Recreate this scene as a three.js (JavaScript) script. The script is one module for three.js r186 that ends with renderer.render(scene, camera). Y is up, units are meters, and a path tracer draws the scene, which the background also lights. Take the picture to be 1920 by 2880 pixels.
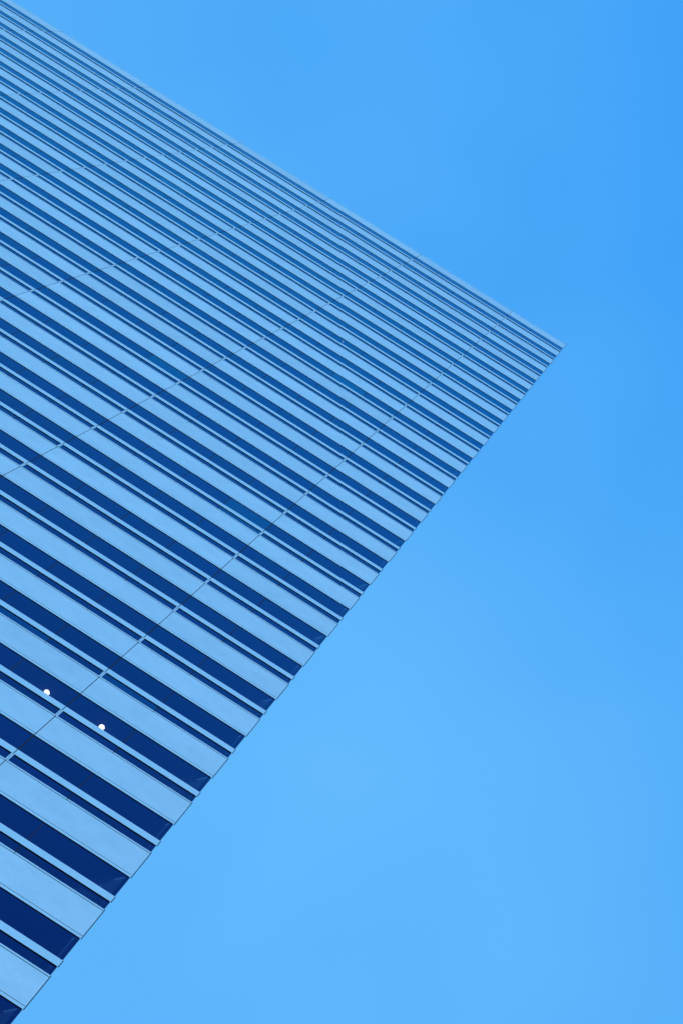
import * as THREE from 'three';
import { mergeGeometries } from 'three/addons/utils/BufferGeometryUtils.js';

// ---------------------------------------------------------------- camera
const STOREY = 4, HEAD = 157.55;                 // storey height; underside of the topmost spandrel above the pavement
const scene = new THREE.Scene();
const camera = new THREE.PerspectiveCamera(2 * Math.atan(1440 / 6952) * 180 / Math.PI, 682 / 1024, 0.1, 4000);
camera.position.set(2.913, 1.6, 23.204);
{
  const right = new THREE.Vector3(0.84455583, 0.18070443, 0.50405491), down = new THREE.Vector3(0.53221442, -0.17967636, -0.82732352);
  const fwd = new THREE.Vector3(-0.05893428, 0.9669862, -0.24792022);
  camera.quaternion.setFromRotationMatrix(new THREE.Matrix4().makeBasis(right, down.negate(), fwd.negate()));
}
scene.add(camera);

// ---------------------------------------------------------------- random numbers and noise
let seed = 20240611;
const rnd = () => { seed = (seed * 1664525 + 1013904223) >>> 0; return seed / 4294967296; };
function lattice(ix, iy, iz, s) {
  let h = Math.imul(ix, 374761393) ^ Math.imul(iy, 668265263) ^ Math.imul(iz, 2147483647 ^ 1274126177) ^ Math.imul(s, 69069);
  h = Math.imul(h ^ (h >>> 13), 1274126177); h ^= h >>> 16;
  return (h >>> 0) / 4294967296;
}
const ease = (t) => t * t * t * (t * (t * 6 - 15) + 10);
function noise3(x, y, z, s = 1) {
  const i = Math.floor(x), j = Math.floor(y), k = Math.floor(z), u = ease(x - i), v = ease(y - j), w = ease(z - k);
  const m = (a, b, t) => a + (b - a) * t, L = (a, b, c) => lattice(i + a, j + b, k + c, s);
  return m(m(m(L(0, 0, 0), L(1, 0, 0), u), m(L(0, 1, 0), L(1, 1, 0), u), v), m(m(L(0, 0, 1), L(1, 0, 1), u), m(L(0, 1, 1), L(1, 1, 1), u), v), w);
}
const fbm = (x, y, z, s, o = 4) => { let a = 0, g = 0.5, n = 0; for (let q = 0; q < o; q++) { a += g * noise3(x, y, z, s + q); n += g; g *= 0.5; x *= 2.03; y *= 2.03; z *= 2.03; } return a / n; };

// ---------------------------------------------------------------- sky and sun
const VEIL = [4.87, 10.87, 17.32], WISP = [17.27, 33.46, 48.69];
const sunDir = new THREE.Vector3(-1.05, 0.95, -0.92).normalize();   // behind the building: the facade stands in its own shade
{
  const w = 1024, h = 512, px = new Float32Array(w * h * 4);
  for (let r = 0; r < h; r++) {
    const el = ((r + 0.5) / h - 0.5) * Math.PI, y = Math.sin(el), ce = Math.cos(el);
    for (let c = 0; c < w; c++) {
      const az = ((c + 0.5) / w - 0.5) * 2 * Math.PI, x = Math.cos(az) * ce, z = Math.sin(az) * ce;
      const q = Math.max(y, 0), lift = (1 - q) / (1 - q + 0.035), mid = (1 - q) ** 2, low = Math.exp(-q / 0.19);
      const glow = 0.35 * Math.pow(Math.max(0, x * sunDir.x + y * sunDir.y + z * sunDir.z), 28);
      const veil = Math.max(0, fbm(x * 3.4 + VEIL[0], y * 3.4 + VEIL[1], z * 3.4 + VEIL[2], 11, 2) - 0.48);   // thin high haze in broad soft patches
      const wisp = Math.max(0, fbm(x * 9 + WISP[0], y * 9 + WISP[1], z * 9 + WISP[2], 31, 3) - 0.45);
      const L = [0.040 + 0.070 * lift + 0.25 * mid + 1.25 * low + 0.16 * glow + 0.06 * veil + 0.05 * wisp, 0.340 + 0.122 * lift + 0.30 * mid + 1.8 * low + 0.26 * glow + 0.11 * veil + 0.085 * wisp, 0.925 + 0.020 * lift + 0.22 * mid + 2.5 * low + 0.20 * glow + 0.04 * veil + 0.05 * wisp];
      const g = y < 0 ? Math.exp(y / 0.02) : 1;
      const o = (r * w + c) * 4;
      px[o] = L[0] * g + 0.10 * (1 - g); px[o + 1] = L[1] * g + 0.11 * (1 - g); px[o + 2] = L[2] * g + 0.12 * (1 - g); px[o + 3] = 1;
    }
  }
  const sky = new THREE.DataTexture(px, w, h, THREE.RGBAFormat, THREE.FloatType);
  sky.mapping = THREE.EquirectangularReflectionMapping; sky.magFilter = sky.minFilter = THREE.LinearFilter; sky.needsUpdate = true;
  scene.background = sky; scene.environment = sky;
}
const sun = new THREE.DirectionalLight(new THREE.Color().setRGB(1, 0.95, 0.88), 3);
sun.position.copy(sunDir).multiplyScalar(400); sun.target.position.set(-20, 60, 0);
sun.position.add(sun.target.position);
sun.castShadow = true; sun.shadow.mapSize.set(4096, 4096);
Object.assign(sun.shadow.camera, { left: -180, right: 180, top: 180, bottom: -180, near: 1, far: 900 });
scene.add(sun, sun.target);

const renderer = new THREE.WebGLRenderer({ antialias: true });
renderer.toneMapping = THREE.LinearToneMapping;
renderer.toneMappingExposure = 1;
renderer.shadowMap.enabled = true;

// ---------------------------------------------------------------- materials
function field(n, fn, srgb) {
  const d = new Uint8Array(n * n * 4);
  for (let j = 0; j < n; j++) for (let i = 0; i < n; i++) { const v = fn(i / n, j / n), o = (j * n + i) * 4; d[o] = d[o + 1] = d[o + 2] = Math.max(0, Math.min(255, v * 255)); d[o + 3] = 255; }
  const t = new THREE.DataTexture(d, n, n); t.wrapS = t.wrapT = THREE.RepeatWrapping; t.magFilter = THREE.LinearFilter; t.minFilter = THREE.LinearMipmapLinearFilter; t.generateMipmaps = true;
  if (srgb) t.colorSpace = THREE.SRGBColorSpace; t.needsUpdate = true; return t;
}
// tiling noise: blends the noise with itself shifted by one period
const tile = (u, v, f, s, o) => { const a = fbm(u * f, v * f, 0.3, s, o), b = fbm((u - 1) * f, v * f, 0.3, s, o), c = fbm(u * f, (v - 1) * f, 0.3, s, o), d = fbm((u - 1) * f, (v - 1) * f, 0.3, s, o); return a * (1 - u) * (1 - v) + b * u * (1 - v) + c * (1 - u) * v + d * u * v; };
const mottle = field(512, (u, v) => 0.98 + 0.09 * (tile(u, v, 5, 3, 5) - 0.5) + 0.06 * (tile(u, v, 34, 9, 3) - 0.5), true);
const gloss = field(512, (u, v) => 0.80 + 0.5 * (tile(u, v, 7, 21, 5) - 0.5));
const ripple = field(256, (u, v) => tile(u, v, 4, 41, 2));
function panelMaterial(tint) {
  const m = new THREE.MeshPhysicalMaterial({ metalness: 0.52, roughness: 0.42, map: mottle, roughnessMap: gloss, bumpMap: ripple, bumpScale: 0.006 });
  m.color.setRGB(0.955 * tint, 0.985 * tint, 0.99 * tint); return m;
}
const panelMats = [1, 0.965, 1.015, 0.945, 0.985].map(panelMaterial);
const railMat = new THREE.MeshPhysicalMaterial({ metalness: 0.55, roughness: 0.40, map: mottle, roughnessMap: gloss }); railMat.color.setRGB(0.95, 0.985, 0.99);
const copingMat = new THREE.MeshPhysicalMaterial({ metalness: 1, roughness: 0.24, map: mottle }); copingMat.color.setRGB(0.87, 0.96, 0.98);
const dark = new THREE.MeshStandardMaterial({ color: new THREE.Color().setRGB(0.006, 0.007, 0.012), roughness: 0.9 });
const mullionMat = new THREE.MeshStandardMaterial({ color: new THREE.Color().setRGB(0.004, 0.011, 0.030), roughness: 0.8 });
function glassMaterial(t) {   // blue mirror-coated pane: most light is reflected, some passes
  const m = new THREE.MeshPhysicalMaterial({ metalness: 1, roughness: 0.02, clearcoat: 0.15, clearcoatRoughness: 0.02, transparent: true, opacity: 0.95 });
  m.color.setRGB(0.002 * t, 0.017 * t, 0.106 * t); m.specularColor.setRGB(0.15, 0.70, 1.0); return m;
}
const glassMats = [1, 0.90, 1.10, 0.97].map(glassMaterial);
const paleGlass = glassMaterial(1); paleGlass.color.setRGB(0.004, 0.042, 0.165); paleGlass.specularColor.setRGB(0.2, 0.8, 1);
const cornerGlass = glassMaterial(1.05); cornerGlass.opacity = 0.91;
const clearGlass = glassMaterial(1); clearGlass.opacity = 0.7;
const ceilingMat = new THREE.MeshStandardMaterial({ color: new THREE.Color().setRGB(0.30, 0.32, 0.36), roughness: 0.9 });
const concrete = new THREE.MeshStandardMaterial({ color: new THREE.Color().setRGB(0.30, 0.30, 0.30), roughness: 0.9, map: mottle });
const asphalt = new THREE.MeshStandardMaterial({ color: new THREE.Color().setRGB(0.055, 0.055, 0.058), roughness: 0.92, map: mottle });

// ---------------------------------------------------------------- geometry helpers
function box(x0, x1, y0, y1, z0, z1, du = 0, dv = 0) {   // uv in metres / 3
  const g = new THREE.BoxGeometry(x1 - x0, y1 - y0, z1 - z0); g.translate((x0 + x1) / 2, (y0 + y1) / 2, (z0 + z1) / 2);
  const p = g.attributes.position, n = g.attributes.normal, uv = g.attributes.uv;
  for (let i = 0; i < p.count; i++) {
    const a = Math.abs(n.getX(i)) > 0.5 ? p.getZ(i) : p.getX(i), b = Math.abs(n.getY(i)) > 0.5 ? p.getZ(i) : p.getY(i);
    uv.setXY(i, a / 3 + du, b / 3 + dv);
  }
  return g;
}
function panelBox(x0, x1, y0, y1, z0, z1, c, du, dv) {   // a box whose front edges are chamfered by c
  const s = new THREE.Shape([[y0, z0], [y1, z0], [y1, z1 - c], [y1 - c, z1], [y0 + c, z1], [y0, z1 - c]].map(([a, b]) => new THREE.Vector2(a, b)));
  const g = new THREE.ExtrudeGeometry(s, { depth: x1 - x0, bevelEnabled: false });   // profile (y, z) swept along x
  g.applyMatrix4(new THREE.Matrix4().makeBasis(new THREE.Vector3(0, 1, 0), new THREE.Vector3(0, 0, 1), new THREE.Vector3(1, 0, 0))); g.translate(x0, 0, 0);
  const p = g.attributes.position, uv = g.attributes.uv;
  for (let i = 0; i < p.count; i++) uv.setXY(i, p.getX(i) / 3 + du, (p.getY(i) + p.getZ(i)) / 3 + dv);
  return g;
}
const MITRE = 1 / Math.tan(Math.PI / 8);   // two faces that meet at 45 degrees
function mitre(g, edge) {                    // cuts the end of a piece at the tower's corner along the bisector
  const p = g.attributes.position; for (let i = 0; i < p.count; i++) if (p.getX(i) > edge - 1e-4) p.setX(i, p.getX(i) + MITRE * Math.min(0, p.getZ(i)));
  return g;
}
const shadowed = (m) => { m.castShadow = m.receiveShadow = true; return m; };
function part(name, geometry, material, parent, x = 0, y = 0, z = 0) {
  const m = shadowed(new THREE.Mesh(geometry, material)); m.name = name; m.position.set(x, y, z); parent.add(m); return m;
}

// ---------------------------------------------------------------- ground
{
  const s = new THREE.Mesh(new THREE.CircleGeometry(1500, 96), asphalt); s.geometry.rotateX(-Math.PI / 2);
  const p = s.geometry.attributes.position, uv = s.geometry.attributes.uv; for (let i = 0; i < p.count; i++) uv.setXY(i, p.getX(i) / 4, p.getZ(i) / 4);
  s.name = 'ground'; s.receiveShadow = true;
  s.userData = { kind: 'structure', label: 'dark asphalt plaza at the foot of the glass tower', category: 'ground' }; scene.add(s);
}

// ---------------------------------------------------------------- the tower
const tower = new THREE.Group(); tower.name = 'office_tower'; scene.add(tower);
tower.userData = { label: 'tall office tower with pale horizontal panels, dark blue glass strips and a sharp corner', category: 'office tower' };
const Y = (k) => HEAD - STOREY * k;
const BAY = 6.909, PANE = BAY / 4, CORNER = 4.066, GAP = 0.021;
const jointX = (j) => -(CORNER + j * BAY);       // joint j, counted from the corner
// heights inside a storey, metres below the underside of its spandrel
const V = { transomTop: 0.329 * STOREY, transomBottom: 0.4165 * STOREY, railTop: 0.5415 * STOREY, panelTop: 0.5655 * STOREY, panelBottom: 0.9615 * STOREY };
const RECESS = 0.017, THICK = 0.16, TURN = Math.PI / 4;   // glass set back; spandrel depth; the other face falls back by 45 degrees

// which bays of a storey are seen (with a margin), by the camera's own projection
camera.updateMatrixWorld(); camera.updateProjectionMatrix();
const probe = new THREE.Vector3(), toView = camera.matrixWorldInverse;
function px(x, y, z = 0) { probe.set(x, y, z).applyMatrix4(toView); const s = 6952 / -probe.z * (1024 / 2880); return [341 + probe.x * s, 512 - probe.y * s]; }
function seen(x0, x1, y0, y1, MARGIN = 90) {
  const q = [px(x0, y0), px(x1, y0), px(x0, y1), px(x1, y1)], a = q.map((v) => v[0]), b = q.map((v) => v[1]);
  return Math.max(...a) > -MARGIN && Math.min(...a) < 682 + MARGIN && Math.max(...b) > -MARGIN && Math.min(...b) < 1024 + MARGIN;
}
const STOREYS = 39, BAYS = 9;
const shapes = new Map();
const shared = (key, make) => { if (!shapes.has(key)) shapes.set(key, make()); return shapes.get(key); };
const plain = { panel: [], glass: [], dark: [] };   // outside the picture: joined bands

// single panes that are paler in the photograph: storey, bay, pane counted from the bay's left end
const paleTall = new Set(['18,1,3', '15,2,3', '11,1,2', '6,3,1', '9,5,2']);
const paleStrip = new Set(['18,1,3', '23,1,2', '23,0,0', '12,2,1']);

// what is too small to pick apart, or past the three hundred largest, is joined by kind
const bulk = { gasket_and_shade: [dark, []], far_mullion: [mullionMat, []], far_rail: [railMat, []], far_pane: [glassMats[0], []] };
const join = (name, g, x, y) => bulk[name][1].push(g.clone().translate(x, y, 0));

const bays = [];
for (let k = 0; k < STOREYS; k++) for (let j = 0; j < BAYS; j++) {
  // bay 0 is the corner bay, bay j lies between joints j - 1 and j
  const xl = jointX(j), xr = j ? jointX(j - 1) : 0, y = Y(k), a = xl + GAP / 2, b = xr - (j ? GAP / 2 : 0.014);
  if (seen(xl, xr, y - STOREY, y)) { const p = px((xl + xr) / 2, y), q = px((xl + xr) / 2, y - STOREY); bays.push({ k, j, size: Math.hypot(p[0] - q[0], p[1] - q[1]) * (xr - xl) / BAY, inside: seen(xl, xr, y - STOREY, y, 0) }); continue; }
  plain.panel.push(box(a, b, y - STOREY, y - V.railTop, -THICK, 0), box(a, b, y - V.transomBottom, y - V.transomTop, -0.08, 0));
  plain.glass.push(box(a, b, y - V.transomTop, y, -RECESS - 0.02, -RECESS), box(a, b, y - V.railTop, y - V.transomBottom, -RECESS - 0.02, -RECESS));
}
bays.sort((p, q) => (q.inside - p.inside) || (q.size - p.size) || (p.k - q.k) || (p.j - q.j));
let panes = 0;
for (const { k, j } of bays) {
  const xl = jointX(j), xr = j ? jointX(j - 1) : 0, w = xr - xl, y = Y(k);
  const kind = j ? 'bay' : 'corner', L = GAP / 2, R = w - (j ? GAP / 2 : 0.014), tone = Math.floor(rnd() * panelMats.length), variant = Math.floor(rnd() * 4);
  const cuts = j ? [0, PANE, 2 * PANE, 3 * PANE, w] : [0, 1.718, w];      // mullion places inside the bay
  const last = cuts.length - 1, near = panes + last <= 300;
  const cut = (g) => j ? g : mitre(g, R);
  // spandrel: broad panel, a rail standing proud above it and one set back below it, dark seals between
  const spandrel = part('spandrel_panel', shared(`panel ${kind} ${variant}`, () => cut(panelBox(L, R, -V.panelBottom + 0.006, -V.panelTop - 0.011, -THICK, 0, 0.003, variant * 0.37, variant * 0.61))), panelMats[tone], tower, xl, y);
  const put = (name, far, key, make, m, parent, dx = 0, dy = 0) => near ? part(name, shared(key, make), m, parent, dx, dy) : join(far, shared(key, make), parent === spandrel ? xl : xl, y);
  part('bottom_rail', shared(`bottom ${kind} ${variant}`, () => cut(panelBox(L, R, -STOREY, -V.panelBottom - 0.019, -0.1, 0.002, 0.003, variant * 0.3, 0.2))), railMat, spandrel);
  for (let n = 0; n < last; n++) put('top_rail', 'far_rail', `top ${kind} ${n}`, () => cut(panelBox(n ? cuts[n] + 0.009 : L, n === last - 1 ? R : cuts[n + 1] - 0.009, -V.panelTop + 0.013, -V.railTop, -0.07, 0.003, 0.002, n * 0.37, 0.5)), railMat, spandrel);
  join('gasket_and_shade', shared(`gasket ${kind}`, () => mergeGeometries([
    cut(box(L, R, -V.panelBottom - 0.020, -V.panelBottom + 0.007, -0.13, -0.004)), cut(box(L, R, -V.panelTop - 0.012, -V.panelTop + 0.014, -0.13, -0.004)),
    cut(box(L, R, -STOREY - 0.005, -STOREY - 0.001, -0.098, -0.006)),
    cut(box(L, R, -V.transomBottom - 0.007, -V.transomBottom - 0.001, -0.088, -0.001))])), xl, y);   // seals in the grooves and added dark strips painting the shade under rail and transom
  join('gasket_and_shade', shared('seam', () => mergeGeometries([box(-0.02, 0.02, -STOREY, -V.railTop, -0.12, -0.012), box(-0.02, 0.02, -V.transomBottom, -V.transomTop, -0.07, -0.012)])), xl, y);
  // transom between the tall and the short glass
  part('transom', shared(`transom ${kind} ${variant}`, () => cut(panelBox(L, R, -V.transomBottom, -V.transomTop, -0.09, 0.004, 0.003, variant * 0.4, 0.8))), railMat, tower, xl, y);
  const group = (name) => { const o = new THREE.Group(); o.name = name; o.position.set(xl, y, 0); tower.add(o); return o; };
  const tall = near ? group('window') : null, low = near ? group('window_strip') : null;
  for (let n = 0; n <= last; n++) {
    const c = cuts[n], end = n === last && !j;   // the last upright of the corner bay is the post on the tower's edge
    put('mullion', 'far_mullion', `mullion ${kind} ${n}`, () => end ? box(w - 0.115, w - 0.03, -V.transomTop, 0, -0.036, -RECESS - 0.005) : n === 0 ? box(0.003, 0.016, -V.transomTop, 0, -0.085, -RECESS + 0.003) : n === last ? box(w - 0.016, w - 0.003, -V.transomTop, 0, -0.085, -RECESS + 0.003) : box(c - 0.010, c + 0.010, -V.transomTop, 0, -0.085, -RECESS + 0.002), mullionMat, tall);
    if (end) put('corner_post', 'far_mullion', 'corner post', () => box(w - 0.1, w - 0.03, -V.railTop, -V.transomBottom, -0.036, -RECESS - 0.005), mullionMat, low);
    else if (n === 0 || n === last) put('stile', 'far_rail', `stile ${n}`, () => n ? box(w - 0.038, w - 0.006, -V.railTop, -V.transomBottom, -0.07, 0.001) : box(0.006, 0.038, -V.railTop, -V.transomBottom, -0.07, 0.001), railMat, low);
    else put('mullion', 'far_mullion', `strip mullion ${n}`, () => box(c - 0.008, c + 0.008, -V.panelTop, -V.transomBottom - 0.008, -0.08, -RECESS + 0.008), mullionMat, low);
  }
  for (let n = 0; n < last; n++) {
    const p0 = cuts[n] + (n ? 0.013 : 0.016), p1 = cuts[n + 1] - (n === last - 1 ? (j ? 0.016 : 0.026) : 0.013);
    const q0 = cuts[n] + (n ? 0.008 : 0.038), q1 = cuts[n + 1] - (n === last - 1 ? (j ? 0.038 : 0.026) : 0.008);
    const id = `${k},${j},${n}`;
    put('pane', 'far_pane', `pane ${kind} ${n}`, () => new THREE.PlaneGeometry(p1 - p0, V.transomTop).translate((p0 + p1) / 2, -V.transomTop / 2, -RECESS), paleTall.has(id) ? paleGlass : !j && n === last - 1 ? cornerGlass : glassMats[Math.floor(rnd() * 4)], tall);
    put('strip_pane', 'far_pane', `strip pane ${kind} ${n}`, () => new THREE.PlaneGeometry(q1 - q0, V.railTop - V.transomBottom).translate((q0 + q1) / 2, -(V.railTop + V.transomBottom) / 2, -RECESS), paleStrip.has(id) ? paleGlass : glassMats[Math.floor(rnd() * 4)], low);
  }
  if (near) panes += last;
  // dark seal along the tower's corner
  if (!j) part('corner_trim', shared('corner trim', () => mergeGeometries([box(w - 0.013, w + 0.005, -STOREY, -V.railTop - 0.002, -0.012, 0.003), box(w - 0.013, w + 0.005, -V.transomBottom, -V.transomTop, -0.012, 0.006), box(w - 0.032, w - 0.024, -V.transomTop, 0, -RECESS - 0.004, -RECESS + 0.004), box(w - 0.032, w - 0.024, -V.railTop, -V.transomBottom, -RECESS - 0.004, -RECESS + 0.004)])), dark, tower, xl, y);
}

// parapet above the topmost windows
for (let j = 0; j < BAYS; j++) {
  const xl = jointX(j), xr = j ? jointX(j - 1) : 0, w = xr - xl, L = GAP / 2, R = w - (j ? GAP / 2 : 0.014), kind = j ? 'bay' : 'corner', cut = (g) => j ? g : mitre(g, R);
  const panel = part('parapet_panel', shared(`parapet ${kind}`, () => cut(panelBox(L, R, 0.162, 0.476 * STOREY, -THICK, 0, 0.003, 0.1 * j, 0.3))), panelMats[j % 5], tower, xl, Y(0));
  part('bottom_rail', shared(`parapet rail ${kind}`, () => cut(panelBox(L, R, 0, 0.146, -0.1, -0.003, 0.003, 0.3, 0.2))), railMat, panel);
  part('coping', shared(`coping ${kind}`, () => cut(panelBox(L, R, 0.481 * STOREY, 0.645 * STOREY, -0.3, 0.002, 0.002, 0.3, 0.7))), copingMat, panel);
  join('gasket_and_shade', shared(`parapet gasket ${kind}`, () => mergeGeometries([cut(box(L, R, 0.147, 0.161, -0.13, -0.010)), cut(box(L, R, 0.477 * STOREY, 0.48 * STOREY, -0.13, -0.004))])), xl, Y(0));
  join('gasket_and_shade', shared('parapet seam', () => box(-0.02, 0.02, 0.0, 0.644 * STOREY, -0.15, -0.010)), xl, Y(0));
}
part('corner_trim', box(-0.013, 0.005, 0, 0.675 * STOREY, -0.012, 0.003), dark, tower, 0, Y(0));
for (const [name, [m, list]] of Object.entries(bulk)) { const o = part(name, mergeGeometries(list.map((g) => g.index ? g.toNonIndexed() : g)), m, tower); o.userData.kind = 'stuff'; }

// floors: plan outlines, corner at the origin, front along -x, the other face falling back at 45 degrees
function plan(inset, depth, x0 = -66) {
  const t = inset * (1 + Math.sin(TURN)) / Math.cos(TURN);
  const s = new THREE.Shape(); s.moveTo(-t, inset); s.lineTo(-t - (depth - inset) * Math.tan(TURN), depth); s.lineTo(x0 + inset, depth); s.lineTo(x0 + inset, inset); s.closePath();
  return s;                                      // shape y is -z
}
function slab(inset, depth, y0, y1) { const g = new THREE.ExtrudeGeometry(plan(inset, depth), { depth: y1 - y0, bevelEnabled: false }); g.rotateX(-Math.PI / 2); g.translate(0, y0, 0); return g; }
for (let k = 0; k < STOREYS; k++) part('floor_slab', shared('slab', () => slab(0.055, 40, 0.004, 0.9)), ceilingMat, tower, 0, Y(k), 0);
part('roof', slab(0.2, 40, Y(0) + 1.4, Y(0) + 1.8), concrete, tower);

// the face that turns away from the camera: bands and glass with the same heights
{
  const len = 40 / Math.cos(TURN), bands = [], glazing = [], blinds = [];
  for (let k = -1; k < STOREYS; k++) {
    bands.push(box(0.42, len, Y(k) - STOREY, k < 0 ? Y(0) + 0.64 * STOREY : Y(k) - V.railTop, -THICK, -0.004));
    if (k < 0) continue;
    bands.push(box(0.22, len, Y(k) - V.transomBottom, Y(k) - V.transomTop, -0.08, -0.004));
    glazing.push(new THREE.PlaneGeometry(len - 0.2, V.railTop).translate(len / 2, Y(k) - V.railTop / 2, -RECESS));
    if (k % 2) blinds.push(box(0.16, 6, Y(k) - V.railTop, Y(k) - 0.02, -0.09, -0.085));
  }
  const turn = Math.PI / 2 + (Math.PI / 2 - TURN) - Math.PI / 2 + Math.PI / 2;   // local x runs back along the face, local z looks out of it
  const m = new THREE.Matrix4().makeBasis(new THREE.Vector3(-Math.sin(TURN), 0, -Math.cos(TURN)), new THREE.Vector3(0, 1, 0), new THREE.Vector3(Math.cos(TURN), 0, -Math.sin(TURN)));
  for (const [name, list, mat] of [['return_wall', bands, panelMats[0]], ['return_glazing', glazing, clearGlass], ['return_blinds', blinds, ceilingMat]]) {
    const g = mergeGeometries(list); g.applyMatrix4(m); part(name, g, mat, tower).userData.kind = 'stuff';
  }
  part('rear_wall', mergeGeometries([box(-66, -40, 0, Y(0) + 0.64 * STOREY, -40.2, -40), box(-66.2, -66, 0, Y(0) + 0.64 * STOREY, -40.2, -0.2)]), concrete, tower);
}
part('facade_bands', mergeGeometries(plain.panel), panelMats[0], tower).userData.kind = 'stuff';
part('facade_glazing', mergeGeometries(plain.glass), mullionMat, tower).userData.kind = 'stuff';

// ---------------------------------------------------------------- lamps on the ceiling behind the glass
function ceilingLamp(name, x, k, z, r, glow, label, light) {
  const o = new THREE.Group(); o.name = name; o.position.set(x, Y(k), z); scene.add(o);
  o.userData = { label, category: 'ceiling lamp' };
  const ring = new THREE.LatheGeometry([[r, 0.004], [r * 1.09, 0.004], [r * 1.10, 0], [r * 1.07, -0.006], [r * 1.0, -0.008]].map(([a, b]) => new THREE.Vector2(a, b)), 40);
  part('trim_ring', ring, railMat, o);
  const lens = new THREE.LatheGeometry([[0, -0.016], [r * 0.4, -0.0155], [r * 0.75, -0.013], [r, -0.007], [r, 0.003], [0, 0.003]].map(([a, b]) => new THREE.Vector2(a, b)), 40);
  const m = new THREE.MeshStandardMaterial({ color: 0xffffff, roughness: 0.5, emissive: new THREE.Color().setRGB(1, 0.97, 0.90), emissiveIntensity: glow });
  part('diffuser', lens, m, o);
  const p = new THREE.PointLight(new THREE.Color().setRGB(1, 0.95, 0.86), light); p.shadow.radius = r / 0.02; p.position.y = -0.006; p.castShadow = true; o.add(p); p.name = 'lamp_light';
}
ceilingLamp('ceiling_lamp', -4.843, 24, -0.477, 0.083, 21, 'lit round white ceiling lamp behind dark glass, left of the pair', 0.15);
ceilingLamp('ceiling_lamp_001', -3.145, 24, -0.468, 0.083, 21, 'lit round white ceiling lamp behind dark glass, right of the pair', 0.15);
ceilingLamp('ceiling_lamp_002', -8.73, 9, -0.13, 0.035, 5, 'small dim ceiling lamp behind blue glass, far above the bright pair', 0.01);

renderer.render(scene, camera);
